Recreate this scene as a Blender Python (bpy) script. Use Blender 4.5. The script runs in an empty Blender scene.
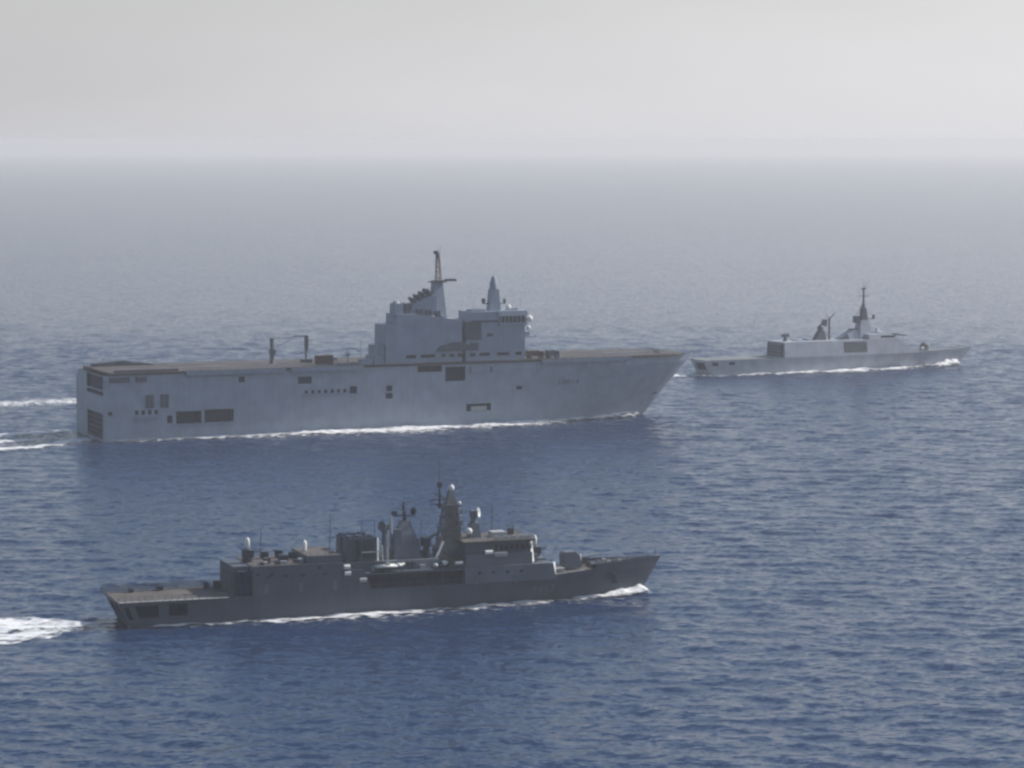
import bpy, math, random
import numpy as np
R = math.radians
random.seed(7)
S = bpy.context.scene
COL = S.collection
# ------------------------------------------------------------------ camera
EYE = 94.0
FPX = 2800.0
cd = bpy.data.cameras.new('camera'); cam = bpy.data.objects.new('camera', cd); COL.objects.link(cam)
cd.sensor_width = 36.0; cd.lens = FPX / 1024 * 36.0
cd.clip_start = 1.0; cd.clip_end = 120000.0
cam.location = (0, 0, EYE)
cam.rotation_euler = (R(90) - math.atan((384 - 140) / FPX), 0, 0)
S.camera = cam
# ------------------------------------------------------------------ world + sun
VEIL = (4.7, 10.4)
SUN_AZ, SUN_EL = R(66), R(38)          # azimuth measured from +Y towards +X
w = bpy.data.worlds.new('World'); S.world = w; w.use_nodes = True
nt = w.node_tree; nt.nodes.clear()
sky = nt.nodes.new('ShaderNodeTexSky'); sky.sky_type = 'NISHITA'; sky.sun_disc = False
sky.sun_elevation = SUN_EL; sky.sun_rotation = SUN_AZ
sky.air_density = 1.2; sky.dust_density = 1.5; sky.ozone_density = 1.5; sky.altitude = 0
hs = nt.nodes.new('ShaderNodeHueSaturation'); hs.inputs['Saturation'].default_value = 1.15
bg = nt.nodes.new('ShaderNodeBackground'); bg.inputs['Strength'].default_value = 0.09
wo = nt.nodes.new('ShaderNodeOutputWorld')
nt.links.new(sky.outputs[0], hs.inputs['Color'])
# pale summer haze veil in the lower sky, brighter towards the sun
wtc = nt.nodes.new('ShaderNodeTexCoord'); wsep = nt.nodes.new('ShaderNodeSeparateXYZ'); nt.links.new(wtc.outputs['Generated'], wsep.inputs[0])
vr = nt.nodes.new('ShaderNodeMapRange'); vr.inputs[1].default_value = 0.0; vr.inputs[2].default_value = 0.22
vr.inputs[3].default_value = 0.97; vr.inputs[4].default_value = 0.10; vr.interpolation_type = 'SMOOTHSTEP'
nt.links.new(wsep.outputs['Z'], vr.inputs[0])
vd = nt.nodes.new('ShaderNodeVectorMath'); vd.operation = 'DOT_PRODUCT'
vd.inputs[1].default_value = (math.sin(SUN_AZ), math.cos(SUN_AZ), 0)
nt.links.new(wtc.outputs['Generated'], vd.inputs[0])
vb = nt.nodes.new('ShaderNodeMapRange'); vb.inputs[1].default_value = 0.0; vb.inputs[2].default_value = 1.0
vb.inputs[3].default_value = VEIL[0]; vb.inputs[4].default_value = VEIL[1]
nt.links.new(vd.outputs['Value'], vb.inputs[0])
vc = nt.nodes.new('ShaderNodeVectorMath'); vc.operation = 'SCALE'; vc.inputs[0].default_value = (0.99, 0.992, 1.03)
wm = nt.nodes.new('ShaderNodeMapping'); wm.inputs['Scale'].default_value = (1, 1, 5); nt.links.new(wtc.outputs['Generated'], wm.inputs['Vector'])
wn = nt.nodes.new('ShaderNodeTexNoise'); wn.inputs['Scale'].default_value = 5; wn.inputs['Detail'].default_value = 4; nt.links.new(wm.outputs[0], wn.inputs['Vector'])
wr = nt.nodes.new('ShaderNodeMapRange'); wr.inputs[1].default_value = .3; wr.inputs[2].default_value = .7; wr.inputs[3].default_value = .965; wr.inputs[4].default_value = 1.035
nt.links.new(wn.outputs[0], wr.inputs[0])
wq = nt.nodes.new('ShaderNodeMath'); wq.operation = 'MULTIPLY'; nt.links.new(vb.outputs[0], wq.inputs[0]); nt.links.new(wr.outputs[0], wq.inputs[1])
nt.links.new(wq.outputs[0], vc.inputs['Scale'])
mx = nt.nodes.new('ShaderNodeMix'); mx.data_type = 'RGBA'
nt.links.new(vr.outputs[0], mx.inputs['Factor']); nt.links.new(hs.outputs[0], mx.inputs['A']); nt.links.new(vc.outputs[0], mx.inputs['B'])
nt.links.new(mx.outputs['Result'], bg.inputs['Color'])
nt.links.new(bg.outputs[0], wo.inputs['Surface'])
sd = bpy.data.lights.new('sun', 'SUN'); sd.energy = 4.6; sd.angle = R(1.5); sd.color = (1.0, 0.955, 0.90)
sun = bpy.data.objects.new('sun', sd); COL.objects.link(sun)
dx, dy, dz = math.sin(SUN_AZ) * math.cos(SUN_EL), math.cos(SUN_AZ) * math.cos(SUN_EL), math.sin(SUN_EL)
from mathutils import Vector
sun.rotation_euler = Vector((dx, dy, dz)).to_track_quat('Z', 'Y').to_euler()
sun.location = (300, 200, 400)
S.view_settings.view_transform = 'Standard'; S.view_settings.look = 'None'
S.view_settings.gamma = 1.0; S.view_settings.exposure = 0.12
S.view_settings.use_curve_mapping = False
S.cycles.pixel_filter_type = 'GAUSSIAN'
S.cycles.filter_width = 2.9
S.cycles.volume_bounces = 2
S.cycles.max_bounces = 6

# ------------------------------------------------------------------ materials
def newmat(name):
    m = bpy.data.materials.new(name); m.use_nodes = True
    return m, m.node_tree, m.node_tree.nodes['Principled BSDF']

def paint(name, col, rough=0.55, var=0.12, scale=0.25, streak=0.08):
    m, t, p = newmat(name)
    p.inputs['Roughness'].default_value = rough
    p.inputs['Specular IOR Level'].default_value = 0.3
    tc = t.nodes.new('ShaderNodeTexCoord')
    n1 = t.nodes.new('ShaderNodeTexNoise'); n1.inputs['Scale'].default_value = scale; n1.inputs['Detail'].default_value = 5
    t.links.new(tc.outputs['Object'], n1.inputs['Vector'])
    mp = t.nodes.new('ShaderNodeMapping'); mp.inputs['Scale'].default_value = (1.3, 1.3, 0.07)
    t.links.new(tc.outputs['Object'], mp.inputs['Vector'])
    n2 = t.nodes.new('ShaderNodeTexNoise'); n2.inputs['Scale'].default_value = 1.0; n2.inputs['Detail'].default_value = 6
    t.links.new(mp.outputs[0], n2.inputs['Vector'])
    def mr(src, lo, hi, a, b):
        r = t.nodes.new('ShaderNodeMapRange')
        r.inputs[1].default_value = lo; r.inputs[2].default_value = hi
        r.inputs[3].default_value = a; r.inputs[4].default_value = b
        t.links.new(src, r.inputs[0]); return r.outputs[0]
    a = mr(n1.outputs[0], .3, .7, 1 - var, 1 + var)
    b = mr(n2.outputs[0], .35, .7, 1 + streak * .4, 1 - streak)
    mu = t.nodes.new('ShaderNodeMath'); mu.operation = 'MULTIPLY'
    t.links.new(a, mu.inputs[0]); t.links.new(b, mu.inputs[1])
    sc = t.nodes.new('ShaderNodeVectorMath'); sc.operation = 'SCALE'
    sc.inputs[0].default_value = col
    t.links.new(mu.outputs[0], sc.inputs['Scale'])
    t.links.new(sc.outputs[0], p.inputs['Base Color'])
    return m

M = {}
M['mis'] = paint('pale_naval_grey', (0.31, 0.355, 0.42))
M['mis2'] = paint('pale_naval_grey_superstructure', (0.27, 0.315, 0.385))
M['misdeck'] = paint('worn_flight_deck', (0.078, 0.073, 0.076), .85, .25, .08, 0)
M['fri'] = paint('dark_naval_grey', (0.085, 0.102, 0.132))
M['fri2'] = paint('mid_naval_grey', (0.135, 0.155, 0.185))
M['frideck'] = paint('weathered_deck', (0.11, 0.10, 0.095), .85, .25, .3, 0)
M['laf'] = paint('light_naval_grey', (0.38, 0.41, 0.46))
M['lafdeck'] = paint('light_deck', (0.22, 0.23, 0.24), .8, .2, .2, 0)
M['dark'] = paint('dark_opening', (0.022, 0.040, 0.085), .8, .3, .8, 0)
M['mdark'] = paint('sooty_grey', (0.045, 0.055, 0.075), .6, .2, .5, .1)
M['midg'] = paint('weathered_fitting_grey', (0.10, 0.115, 0.14), .6, .2, .5, .1)
M['mesh'] = paint('dark_boat_bay_curtain', (0.085, 0.10, 0.125), .7, .2, .8, .1)
M['glass'] = paint('dark_window_glass', (0.02, 0.025, 0.03), .15, .1, .5, 0)
M['white'] = paint('white_paint', (0.72, 0.72, 0.70), .4, .05, .8, .05)
M['lgrey'] = paint('light_fitting_grey', (0.38, 0.39, 0.40), .5, .1, .8, .1)
M['rust'] = paint('red_brown_paint', (0.11, 0.065, 0.06), .7, .2, .8, .1)
M['mark'] = paint('number_paint', (0.16, 0.18, 0.21), .5, .05, .5, 0)
M['dmark'] = paint('dark_number_paint', (0.13, 0.145, 0.16), .5, .05, .5, 0)
M['boat'] = paint('boat_hull_orange_grey', (0.35, 0.33, 0.31), .5, .1, .8, 0)

# ------------------------------------------------------------------ mesh builder
class MB:
    def __init__(s): s.v = []; s.f = []; s.parts = []
    def add(s, vs, fs):
        s.parts.append((vs, fs)); n = len(s.v); s.v += [tuple(map(float, v)) for v in vs]; s.f += [tuple(n + i for i in f) for f in fs]; return s
    def box(s, x0, x1, y0, y1, z0, z1, tx=0, ty=0, sx=0):
        # tx, ty: inset of the top on each side, sx: shift of the top along x
        b = [(x0, y0, z0), (x1, y0, z0), (x1, y1, z0), (x0, y1, z0)]
        t = [(x0 + tx + sx, y0 + ty, z1), (x1 - tx + sx, y0 + ty, z1), (x1 - tx + sx, y1 - ty, z1), (x0 + tx + sx, y1 - ty, z1)]
        return s.add(b + t, [(3, 2, 1, 0), (4, 5, 6, 7), (0, 1, 5, 4), (1, 2, 6, 5), (2, 3, 7, 6), (3, 0, 4, 7)])
    def prism(s, prof, ya, yb, zr=None, inset=0):
        # prof: (x, z) outline; walls at y=ya..yb, leaning in by inset from z=zr[0] to zr[1]
        n = len(prof)
        def k(z): return 0 if not zr else inset * (z - zr[0]) / (zr[1] - zr[0])
        A = [(x, ya + k(z), z) for x, z in prof]; B = [(x, yb - k(z), z) for x, z in prof]
        fs = [tuple(range(n)), tuple(range(2 * n - 1, n - 1, -1))]
        fs += [((i + 1) % n, i, n + i, n + (i + 1) % n) for i in range(n)]
        return s.add(A + B, fs)
    def tube(s, p0, p1, r0, r1=None, n=8):
        r1 = r0 if r1 is None else r1
        a, b = Vector(p0), Vector(p1); d = (b - a).normalized()
        u = d.orthogonal().normalized(); w_ = d.cross(u)
        vs = []
        for c, r in ((a, r0), (b, r1)):
            for i in range(n):
                t = 2 * math.pi * i / n; vs.append(c + u * math.cos(t) * r + w_ * math.sin(t) * r)
        fs = [(i, (i + 1) % n, n + (i + 1) % n, n + i) for i in range(n)] + [tuple(range(n - 1, -1, -1)), tuple(range(n, 2 * n))]
        return s.add(vs, fs)
    def sphere(s, c, r, n=12, m=8, zs=1.0):
        vs = [(c[0], c[1], c[2] + r * zs)]; fs = []
        for j in range(1, m):
            ph = math.pi * j / m
            for i in range(n):
                t = 2 * math.pi * i / n
                vs.append((c[0] + r * math.sin(ph) * math.cos(t), c[1] + r * math.sin(ph) * math.sin(t), c[2] + r * zs * math.cos(ph)))
        vs.append((c[0], c[1], c[2] - r * zs)); L = len(vs) - 1
        for i in range(n):
            k = (i + 1) % n
            fs.append((0, 1 + i, 1 + k))
            for j in range(m - 2):
                a = 1 + j * n
                fs.append((a + i, a + n + i, a + n + k, a + k))
            fs.append((1 + (m - 2) * n + i, L, 1 + (m - 2) * n + k))
        return s.add(vs, fs)
    def lathe(s, cx, cy, prof, n=16):
        vs = []; fs = []
        for r, z in prof:
            for i in range(n):
                t = 2 * math.pi * i / n; vs.append((cx + r * math.cos(t), cy + r * math.sin(t), z))
        for j in range(len(prof) - 1):
            for i in range(n):
                k = (i + 1) % n; fs.append((j * n + i, j * n + k, (j + 1) * n + k, (j + 1) * n + i))
        fs.append(tuple(range(n - 1, -1, -1))); fs.append(tuple(range((len(prof) - 1) * n, len(prof) * n)))
        return s.add(vs, fs)
    def dish(s, c, d, r, depth=.3, n=14):
        # a shallow dish of radius r facing direction d
        c = Vector(c); d = Vector(d).normalized(); u = d.orthogonal().normalized(); w_ = d.cross(u)
        vs = [c]; fs = []
        for rr, dd in ((.5, .35), (1, 1)):
            for i in range(n):
                t = 2 * math.pi * i / n
                vs.append(c + (u * math.cos(t) + w_ * math.sin(t)) * r * rr + d * depth * dd)
        for q in range(1, 2 * n + 1): vs.append(vs[q] - d * .12)
        vs.append(c - d * .15); B = 2 * n; Z = len(vs) - 1
        for i in range(n):
            k = (i + 1) % n
            fs += [(0, 1 + i, 1 + k), (1 + i, 1 + n + i, 1 + n + k, 1 + k), (B + 1 + k, B + 1 + i, Z),
                   (B + 1 + k, B + 1 + n + k, B + 1 + n + i, B + 1 + i), (1 + n + i, B + 1 + n + i, B + 1 + n + k, 1 + n + k)]
        return s.add(vs, fs)
    def split(s, name, mat, parent=None):
        # every piece collected becomes a part of its own
        return [MB().add(vs, fs).build(name, mat, parent) for vs, fs in s.parts]
    def build(s, name, mat, parent=None, bevel=0, smooth=False):
        me = bpy.data.meshes.new(name); me.from_pydata(s.v, [], s.f); me.validate(); me.update()
        me.materials.append(mat)
        import bmesh
        bm = bmesh.new(); bm.from_mesh(me); bmesh.ops.recalc_face_normals(bm, faces=bm.faces)
        if bevel: bmesh.ops.bevel(bm, geom=bm.edges[:], offset=bevel, segments=2, affect='EDGES', clamp_overlap=True)
        bm.to_mesh(me); bm.free()
        if smooth:
            for p in me.polygons: p.use_smooth = True
        o = bpy.data.objects.new(name, me); COL.objects.link(o)
        if parent: o.parent = parent
        return o

def thing(name, label, cat, loc, rz, group=None):
    o = bpy.data.objects.new(name, None); COL.objects.link(o)
    o.location = loc; o.rotation_euler = (0, 0, rz); o['label'] = label; o['category'] = cat
    if group: o['group'] = group
    return o

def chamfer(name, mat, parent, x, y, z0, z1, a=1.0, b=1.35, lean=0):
    # angled corner plate joining a side (starboard, -y) to a front; the mirrored one stands to port; a paler mat paints the sunlight on it
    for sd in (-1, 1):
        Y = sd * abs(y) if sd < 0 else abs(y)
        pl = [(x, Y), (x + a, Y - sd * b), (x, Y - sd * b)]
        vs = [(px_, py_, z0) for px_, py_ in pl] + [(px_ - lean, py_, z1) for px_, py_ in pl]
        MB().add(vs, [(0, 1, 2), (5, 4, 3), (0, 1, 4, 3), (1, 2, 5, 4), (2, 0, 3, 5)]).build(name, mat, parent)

def sm(t): t = max(0., min(1., t)); return t * t * (3 - 2 * t)

def text_part(txt, size, mat, parent, x, y, z, lean=0, name='hull_number'):
    c = bpy.data.curves.new(name, 'FONT'); c.body = txt; c.size = size; c.extrude = .012
    c.offset = .02; c.space_character = 1.15
    tmp = bpy.data.objects.new('tmp', c); COL.objects.link(tmp)
    dg = bpy.context.evaluated_depsgraph_get()
    me = bpy.data.meshes.new_from_object(tmp.evaluated_get(dg))
    bpy.data.objects.remove(tmp); bpy.data.curves.remove(c)
    me.materials.clear(); me.materials.append(mat); me.name = name
    Xf, Bf = lean
    for v in me.vertices:                       # painted on: follows the plating
        s_, z_ = x + v.co.x, z + v.co.y
        v.co = (Xf(s_, z_), -(Bf(s_, z_) + .05 + v.co.z), z_)
    o = bpy.data.objects.new(name, me); COL.objects.link(o); o.parent = parent
    return o

def rail(parent, pts, h=1.05, step=2.0, r=.035, mat=None, name='railing'):
    m = MB()
    for a, b in zip(pts, pts[1:]):
        a, b = Vector(a), Vector(b); L = (b - a).length; n = max(1, round(L / step))
        for i in range(n + 1):
            p = a.lerp(b, i / n); m.tube(p, p + Vector((0, 0, h)), r, n=4)
        for k in (1, .66, .33): m.tube(a + Vector((0, 0, h * k)), b + Vector((0, 0, h * k)), r * .7, n=4)
    return m.build(name, mat or M['fri2'], parent)

def hull(parent, mat, smax, X, Bf, D, rows, zref, openings, cols=80, omat=None, transom_open=(), oname='hull_opening', deep=2.0):
    """Hull shell with real recesses cut into both sides.
    X(s,z) gives x, Bf(s,z) half-breadth, D(s) deck height; openings: (s0,s1,z0,z1)"""
    ss = set(np.linspace(0, smax, cols).round(3).tolist()); zs = set(rows)
    for o in openings: ss |= {float(o[0]), float(o[1])}; zs |= {float(o[2]), float(o[3])}
    for o in transom_open: zs |= {float(o[2]), float(o[3])}
    ss = sorted(ss); zs = sorted(zs); zt = zs[-1]
    def Z(s, z): return z if z <= zref else zref + (z - zref) * (D(s) - zref) / (zt - zref)
    def P(s, z, sd): return (X(s, Z(s, z)), sd * Bf(s, Z(s, z)), Z(s, z))
    m = MB()
    for sd in (-1, 1):
        vs = [P(s, z, sd) for s in ss for z in zs]; nz = len(zs); fs = []
        for i in range(len(ss) - 1):
            for j in range(nz - 1):
                cs, cz = (ss[i] + ss[i + 1]) / 2, (zs[j] + zs[j + 1]) / 2
                if any(o[0] < cs < o[1] and o[2] < cz < o[3] for o in openings): continue
                fs.append((i * nz + j, (i + 1) * nz + j, (i + 1) * nz + j + 1, i * nz + j + 1))
        m.add(vs, fs)
    # transom
    ys = sorted({-1., -.8, -.5, 0., .5, .8, 1.} | {v for o in transom_open for v in o[:2]})
    vs = [(X(0, Z(0, z)), y * Bf(0, Z(0, z)), Z(0, z)) for y in ys for z in zs]; fs = []; nz = len(zs)
    for i in range(len(ys) - 1):
        for j in range(nz - 1):
            cy, cz = (ys[i] + ys[i + 1]) / 2, (zs[j] + zs[j + 1]) / 2
            if any(o[0] < cy < o[1] and o[2] < cz < o[3] for o in transom_open): continue
            fs.append((i * nz + j, (i + 1) * nz + j, (i + 1) * nz + j + 1, i * nz + j + 1))
    m.add(vs, fs)
    me = m.build('hull', mat, parent)
    import bmesh
    bm = bmesh.new(); bm.from_mesh(me.data); bmesh.ops.remove_doubles(bm, verts=bm.verts, dist=.002)
    bmesh.ops.recalc_face_normals(bm, faces=bm.faces); bm.to_mesh(me.data); bm.free()
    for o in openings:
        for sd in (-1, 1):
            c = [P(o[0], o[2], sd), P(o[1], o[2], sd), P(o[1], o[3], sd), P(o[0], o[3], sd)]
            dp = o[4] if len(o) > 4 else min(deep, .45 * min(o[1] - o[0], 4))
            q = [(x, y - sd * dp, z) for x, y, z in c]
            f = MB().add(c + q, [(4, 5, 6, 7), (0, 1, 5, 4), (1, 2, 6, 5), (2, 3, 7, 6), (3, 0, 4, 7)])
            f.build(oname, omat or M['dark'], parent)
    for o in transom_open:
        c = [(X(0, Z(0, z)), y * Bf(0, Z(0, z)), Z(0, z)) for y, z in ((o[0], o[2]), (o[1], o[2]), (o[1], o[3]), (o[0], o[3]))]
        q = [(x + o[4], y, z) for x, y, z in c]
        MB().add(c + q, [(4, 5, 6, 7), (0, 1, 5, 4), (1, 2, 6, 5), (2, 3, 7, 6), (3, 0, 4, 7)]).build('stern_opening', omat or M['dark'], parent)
    return me

def deck(parent, mat, smax, X, Bf, D, drop=.12, name='deck', s0=0, n=60, inset=.06):
    vs = []; fs = []
    for i in range(n + 1):
        s = s0 + (smax - s0) * i / n; z = D(s) - drop; b = max(.02, Bf(s, D(s)) - inset); x = X(s, D(s))
        vs += [(x, -b, z), (x, b, z)]
    for i in range(n): fs.append((2 * i, 2 * i + 2, 2 * i + 3, 2 * i + 1))
    return MB().add(vs, fs).build(name, mat, parent)

# ================================================================== SEA
rs = np.random.RandomState(3)
NW = 90
wl = np.exp(rs.uniform(np.log(2.9), np.log(17.0), NW))
wd = R(258) + rs.normal(0, R(30), NW)            # travel directions
kx, ky = 2 * np.pi / wl * np.cos(wd), 2 * np.pi / wl * np.sin(wd)
wa = 0.0040 * np.minimum(wl, 5 + wl * .15) * rs.uniform(.5, 1.4, NW)
wp = rs.uniform(0, 2 * np.pi, NW)
def wave_z(x, y, cell=None):
    z = np.zeros(np.broadcast(x, y).shape)
    for i in range(NW):
        a = wa[i] if cell is None else wa[i] * np.clip((wl[i] / cell - 3.5) / 3, 0, 1)
        z += a * np.sin(kx[i] * x + ky[i] * y + wp[i])
    return z

def axis(lo, hi, a, b, d, g=1.045, dmax=900):
    mid = list(np.arange(a, b + d / 2, d)); r = []; st = d; v = mid[-1]
    while v < hi: st = min(st * g, dmax); v += st; r.append(v)
    l = []; st = d; v = mid[0]
    while v > lo: st = min(st * g, dmax); v -= st; l.append(v)
    return np.array(l[::-1] + mid + r)
gx = axis(-15000, 15000, -300, 310, .95)
gy = axis(-1500, 45000, 400, 1250, .95, 1.008, 700)
cxs = np.gradient(gx); cys = np.gradient(gy)
XX, YY = np.meshgrid(gx, gy, indexing='ij')
CELL = np.maximum(cxs[:, None], cys[None, :])
ZZ = wave_z(XX, YY, CELL) - (XX ** 2 + YY ** 2) / (2 * 6371000.0)   # the sea curves away
nx, ny = len(gx), len(gy)
co = np.stack([XX, YY, ZZ], -1).reshape(-1, 3)
i0 = (np.arange(nx - 1)[:, None] * ny + np.arange(ny - 1)[None, :]).ravel()
quads = np.stack([i0, i0 + ny, i0 + ny + 1, i0 + 1], -1)
def np_mesh(name, co, quads, mat, smooth=True):
    me = bpy.data.meshes.new(name)
    me.vertices.add(len(co)); me.vertices.foreach_set('co', co.astype(np.float32).ravel())
    n = len(quads); me.loops.add(n * 4); me.loops.foreach_set('vertex_index', quads.astype(np.int32).ravel())
    me.polygons.add(n); me.polygons.foreach_set('loop_start', (np.arange(n) * 4).astype(np.int32))
    me.polygons.foreach_set('loop_total', np.full(n, 4, np.int32))
    if smooth: me.polygons.foreach_set('use_smooth', np.ones(n, bool))
    me.update(calc_edges=True); me.materials.append(mat)
    o = bpy.data.objects.new(name, me); COL.objects.link(o); return o

m, t, p = newmat('sea_water')
p.inputs['Base Color'].default_value = (0.015, 0.036, 0.092, 1)
p.inputs['Roughness'].default_value = 0.15
p.inputs['IOR'].default_value = 1.333
tc = t.nodes.new('ShaderNodeTexCoord')
def noise(scale, detail, sx=1, sy=1, rot=0, rough=.5):
    mp = t.nodes.new('ShaderNodeMapping'); mp.inputs['Scale'].default_value = (sx, sy, 1); mp.inputs['Rotation'].default_value = (0, 0, rot)
    t.links.new(tc.outputs['Object'], mp.inputs['Vector'])
    n = t.nodes.new('ShaderNodeTexNoise'); n.inputs['Scale'].default_value = scale; n.inputs['Detail'].default_value = detail
    n.inputs['Roughness'].default_value = rough
    t.links.new(mp.outputs[0], n.inputs['Vector']); return n.outputs[0]
def slopes(scale, detail, rot, sx, sy, amp):
    # facet slopes of small waves, taken from a vector noise (each facet keeps its own tilt however far away it is)
    mp = t.nodes.new('ShaderNodeMapping'); mp.inputs['Scale'].default_value = (sx, sy, 1); mp.inputs['Rotation'].default_value = (0, 0, rot)
    t.links.new(tc.outputs['Object'], mp.inputs['Vector'])
    n = t.nodes.new('ShaderNodeTexNoise'); n.inputs['Scale'].default_value = scale; n.inputs['Detail'].default_value = detail
    n.inputs['Roughness'].default_value = .6
    t.links.new(mp.outputs[0], n.inputs['Vector'])
    u = t.nodes.new('ShaderNodeVectorMath'); u.operation = 'SUBTRACT'; u.inputs[1].default_value = (.5, .5, .5)
    t.links.new(n.outputs['Color'], u.inputs[0])
    v = t.nodes.new('ShaderNodeVectorMath'); v.operation = 'MULTIPLY'; v.inputs[1].default_value = (amp * .6, amp, 0)
    t.links.new(u.outputs[0], v.inputs[0]); return v.outputs[0]
def vadd(a, b):
    v = t.nodes.new('ShaderNodeVectorMath'); v.operation = 'ADD'; t.links.new(a, v.inputs[0]); t.links.new(b, v.inputs[1]); return v.outputs[0]
geo = t.nodes.new('ShaderNodeNewGeometry')
vv = vadd(geo.outputs['Normal'], slopes(.30, 4, R(6), .62, 1.3, .55))
vv = vadd(vv, slopes(.95, 3, R(-8), .55, 1.25, 1.25))
pn = t.nodes.new('ShaderNodeTexNoise'); pn.inputs['Scale'].default_value = .009; pn.inputs['Detail'].default_value = 4
t.links.new(tc.outputs['Object'], pn.inputs['Vector'])
pr = t.nodes.new('ShaderNodeMapRange'); pr.inputs[1].default_value = .3; pr.inputs[2].default_value = .7
pr.inputs[3].default_value = .82; pr.inputs[4].default_value = 1.18; t.links.new(pn.outputs[0], pr.inputs[0])
pv = t.nodes.new('ShaderNodeVectorMath'); pv.operation = 'SUBTRACT'; t.links.new(vv, pv.inputs[0]); t.links.new(geo.outputs['Normal'], pv.inputs[1])
pw = t.nodes.new('ShaderNodeVectorMath'); pw.operation = 'SCALE'; t.links.new(pv.outputs[0], pw.inputs[0]); t.links.new(pr.outputs[0], pw.inputs['Scale'])
vv = vadd(pw.outputs[0], geo.outputs['Normal'])
nm = t.nodes.new('ShaderNodeVectorMath'); nm.operation = 'NORMALIZE'; t.links.new(vv, nm.inputs[0])
t.links.new(nm.outputs[0], p.inputs['Normal'])
M['sea'] = m
sea = np_mesh('sea', co, quads, M['sea']); sea['kind'] = 'structure'

# ================================================================== HAZE
m, t, p = newmat('haze_air'); t.nodes.remove(p)
vol = t.nodes.new('ShaderNodeVolumePrincipled')
vol.inputs['Color'].default_value = (0.955, 0.943, 0.925, 1)
vol.inputs['Density'].default_value = 0.000122
vol.inputs['Anisotropy'].default_value = 0.2
t.links.new(vol.outputs[0], t.nodes['Material Output'].inputs['Volume'])
hz = MB().box(-16000, 16000, -2500, 47000, -190, 100).build('haze', m); hz['kind'] = 'stuff'

# ================================================================== FOAM
m, t, p = newmat('sea_foam')
p.inputs['Base Color'].default_value = (0.88, 0.89, 0.90, 1); p.inputs['Roughness'].default_value = .9
at = t.nodes.new('ShaderNodeAttribute'); at.attribute_name = 'dens'
tc = t.nodes.new('ShaderNodeTexCoord')
n = t.nodes.new('ShaderNodeTexNoise'); n.inputs['Scale'].default_value = .9; n.inputs['Detail'].default_value = 6; n.inputs['Roughness'].default_value = .65
mp = t.nodes.new('ShaderNodeMapping'); mp.inputs['Scale'].default_value = (.45, 1, 1)
t.links.new(tc.outputs['Object'], mp.inputs['Vector']); t.links.new(mp.outputs[0], n.inputs['Vector'])
s1 = t.nodes.new('ShaderNodeMath'); s1.operation = 'MULTIPLY_ADD'; s1.inputs[1].default_value = 2.6; s1.inputs[2].default_value = -1.3
t.links.new(n.outputs[0], s1.inputs[0])
s2 = t.nodes.new('ShaderNodeMath'); s2.operation = 'ADD'; t.links.new(s1.outputs[0], s2.inputs[0]); t.links.new(at.outputs['Fac'], s2.inputs[1])
mr = t.nodes.new('ShaderNodeMapRange'); mr.interpolation_type = 'SMOOTHSTEP'
mr.inputs[1].default_value = .25; mr.inputs[2].default_value = .95; mr.inputs[3].default_value = 0; mr.inputs[4].default_value = .88
t.links.new(s2.outputs[0], mr.inputs[0]); t.links.new(mr.outputs[0], p.inputs['Alpha'])
M['foam'] = m

def vnoise(x, y, seed):
    r = np.random.RandomState(seed); T = r.rand(256, 256)
    xi, yi = np.floor(x).astype(int), np.floor(y).astype(int); fx, fy = x - xi, y - yi
    fx = fx * fx * (3 - 2 * fx); fy = fy * fy * (3 - 2 * fy)
    g = lambda a, b: T[a % 256, b % 256]
    return (g(xi, yi) * (1 - fx) + g(xi + 1, yi) * fx) * (1 - fy) + (g(xi, yi + 1) * (1 - fx) + g(xi + 1, yi + 1) * fx) * fy
def fbm(x, y, seed, o=4):
    s = 0; a = .5
    for i in range(o): s = s + a * vnoise(x * 2 ** i, y * 2 ** i, seed + i); a *= .5
    return s / (1 - .5 ** o)

def foam(name, label, org, ang, xr, yr, fn, res=.5):
    """foam sheet in ship coordinates: fn(x, y) -> (density, height)"""
    x = np.arange(xr[0], xr[1], res); y = np.arange(yr[0], yr[1], res)
    Xl, Yl = np.meshgrid(x, y, indexing='ij')
    d, h = fn(Xl, Yl)
    c, s_ = math.cos(ang), math.sin(ang)
    wx = org[0] + c * Xl - s_ * Yl; wy = org[1] + s_ * Xl + c * Yl
    Zl = wave_z(wx, wy) - (wx ** 2 + wy ** 2) / (2 * 6371000.0) + .10 + h
    keep = d > .02
    q = keep[:-1, :-1] | keep[1:, :-1] | keep[1:, 1:] | keep[:-1, 1:]
    n_ = Xl.shape[1]
    idx = (np.arange(Xl.shape[0] - 1)[:, None] * n_ + np.arange(n_ - 1)[None, :])[q]
    quads = np.stack([idx, idx + n_, idx + n_ + 1, idx + 1], -1)
    used = np.unique(quads); remap = np.zeros(Xl.size, int); remap[used] = np.arange(len(used))
    co = np.stack([Xl.ravel()[used], Yl.ravel()[used], Zl.ravel()[used]], -1)
    o = np_mesh(name, co, remap[quads], M['foam'])
    a = o.data.attributes.new('dens', 'FLOAT', 'POINT'); a.data.foreach_set('value', np.clip(d, 0, 1).ravel()[used].astype(np.float32))
    o.location = (org[0], org[1], 0); o.rotation_euler = (0, 0, ang)
    o['kind'] = 'stuff'; o['label'] = label
    return o

SS = lambda a, b, v: (lambda t: t * t * (3 - 2 * t))(np.clip((v - a) / (b - a), 0, 1))

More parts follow.
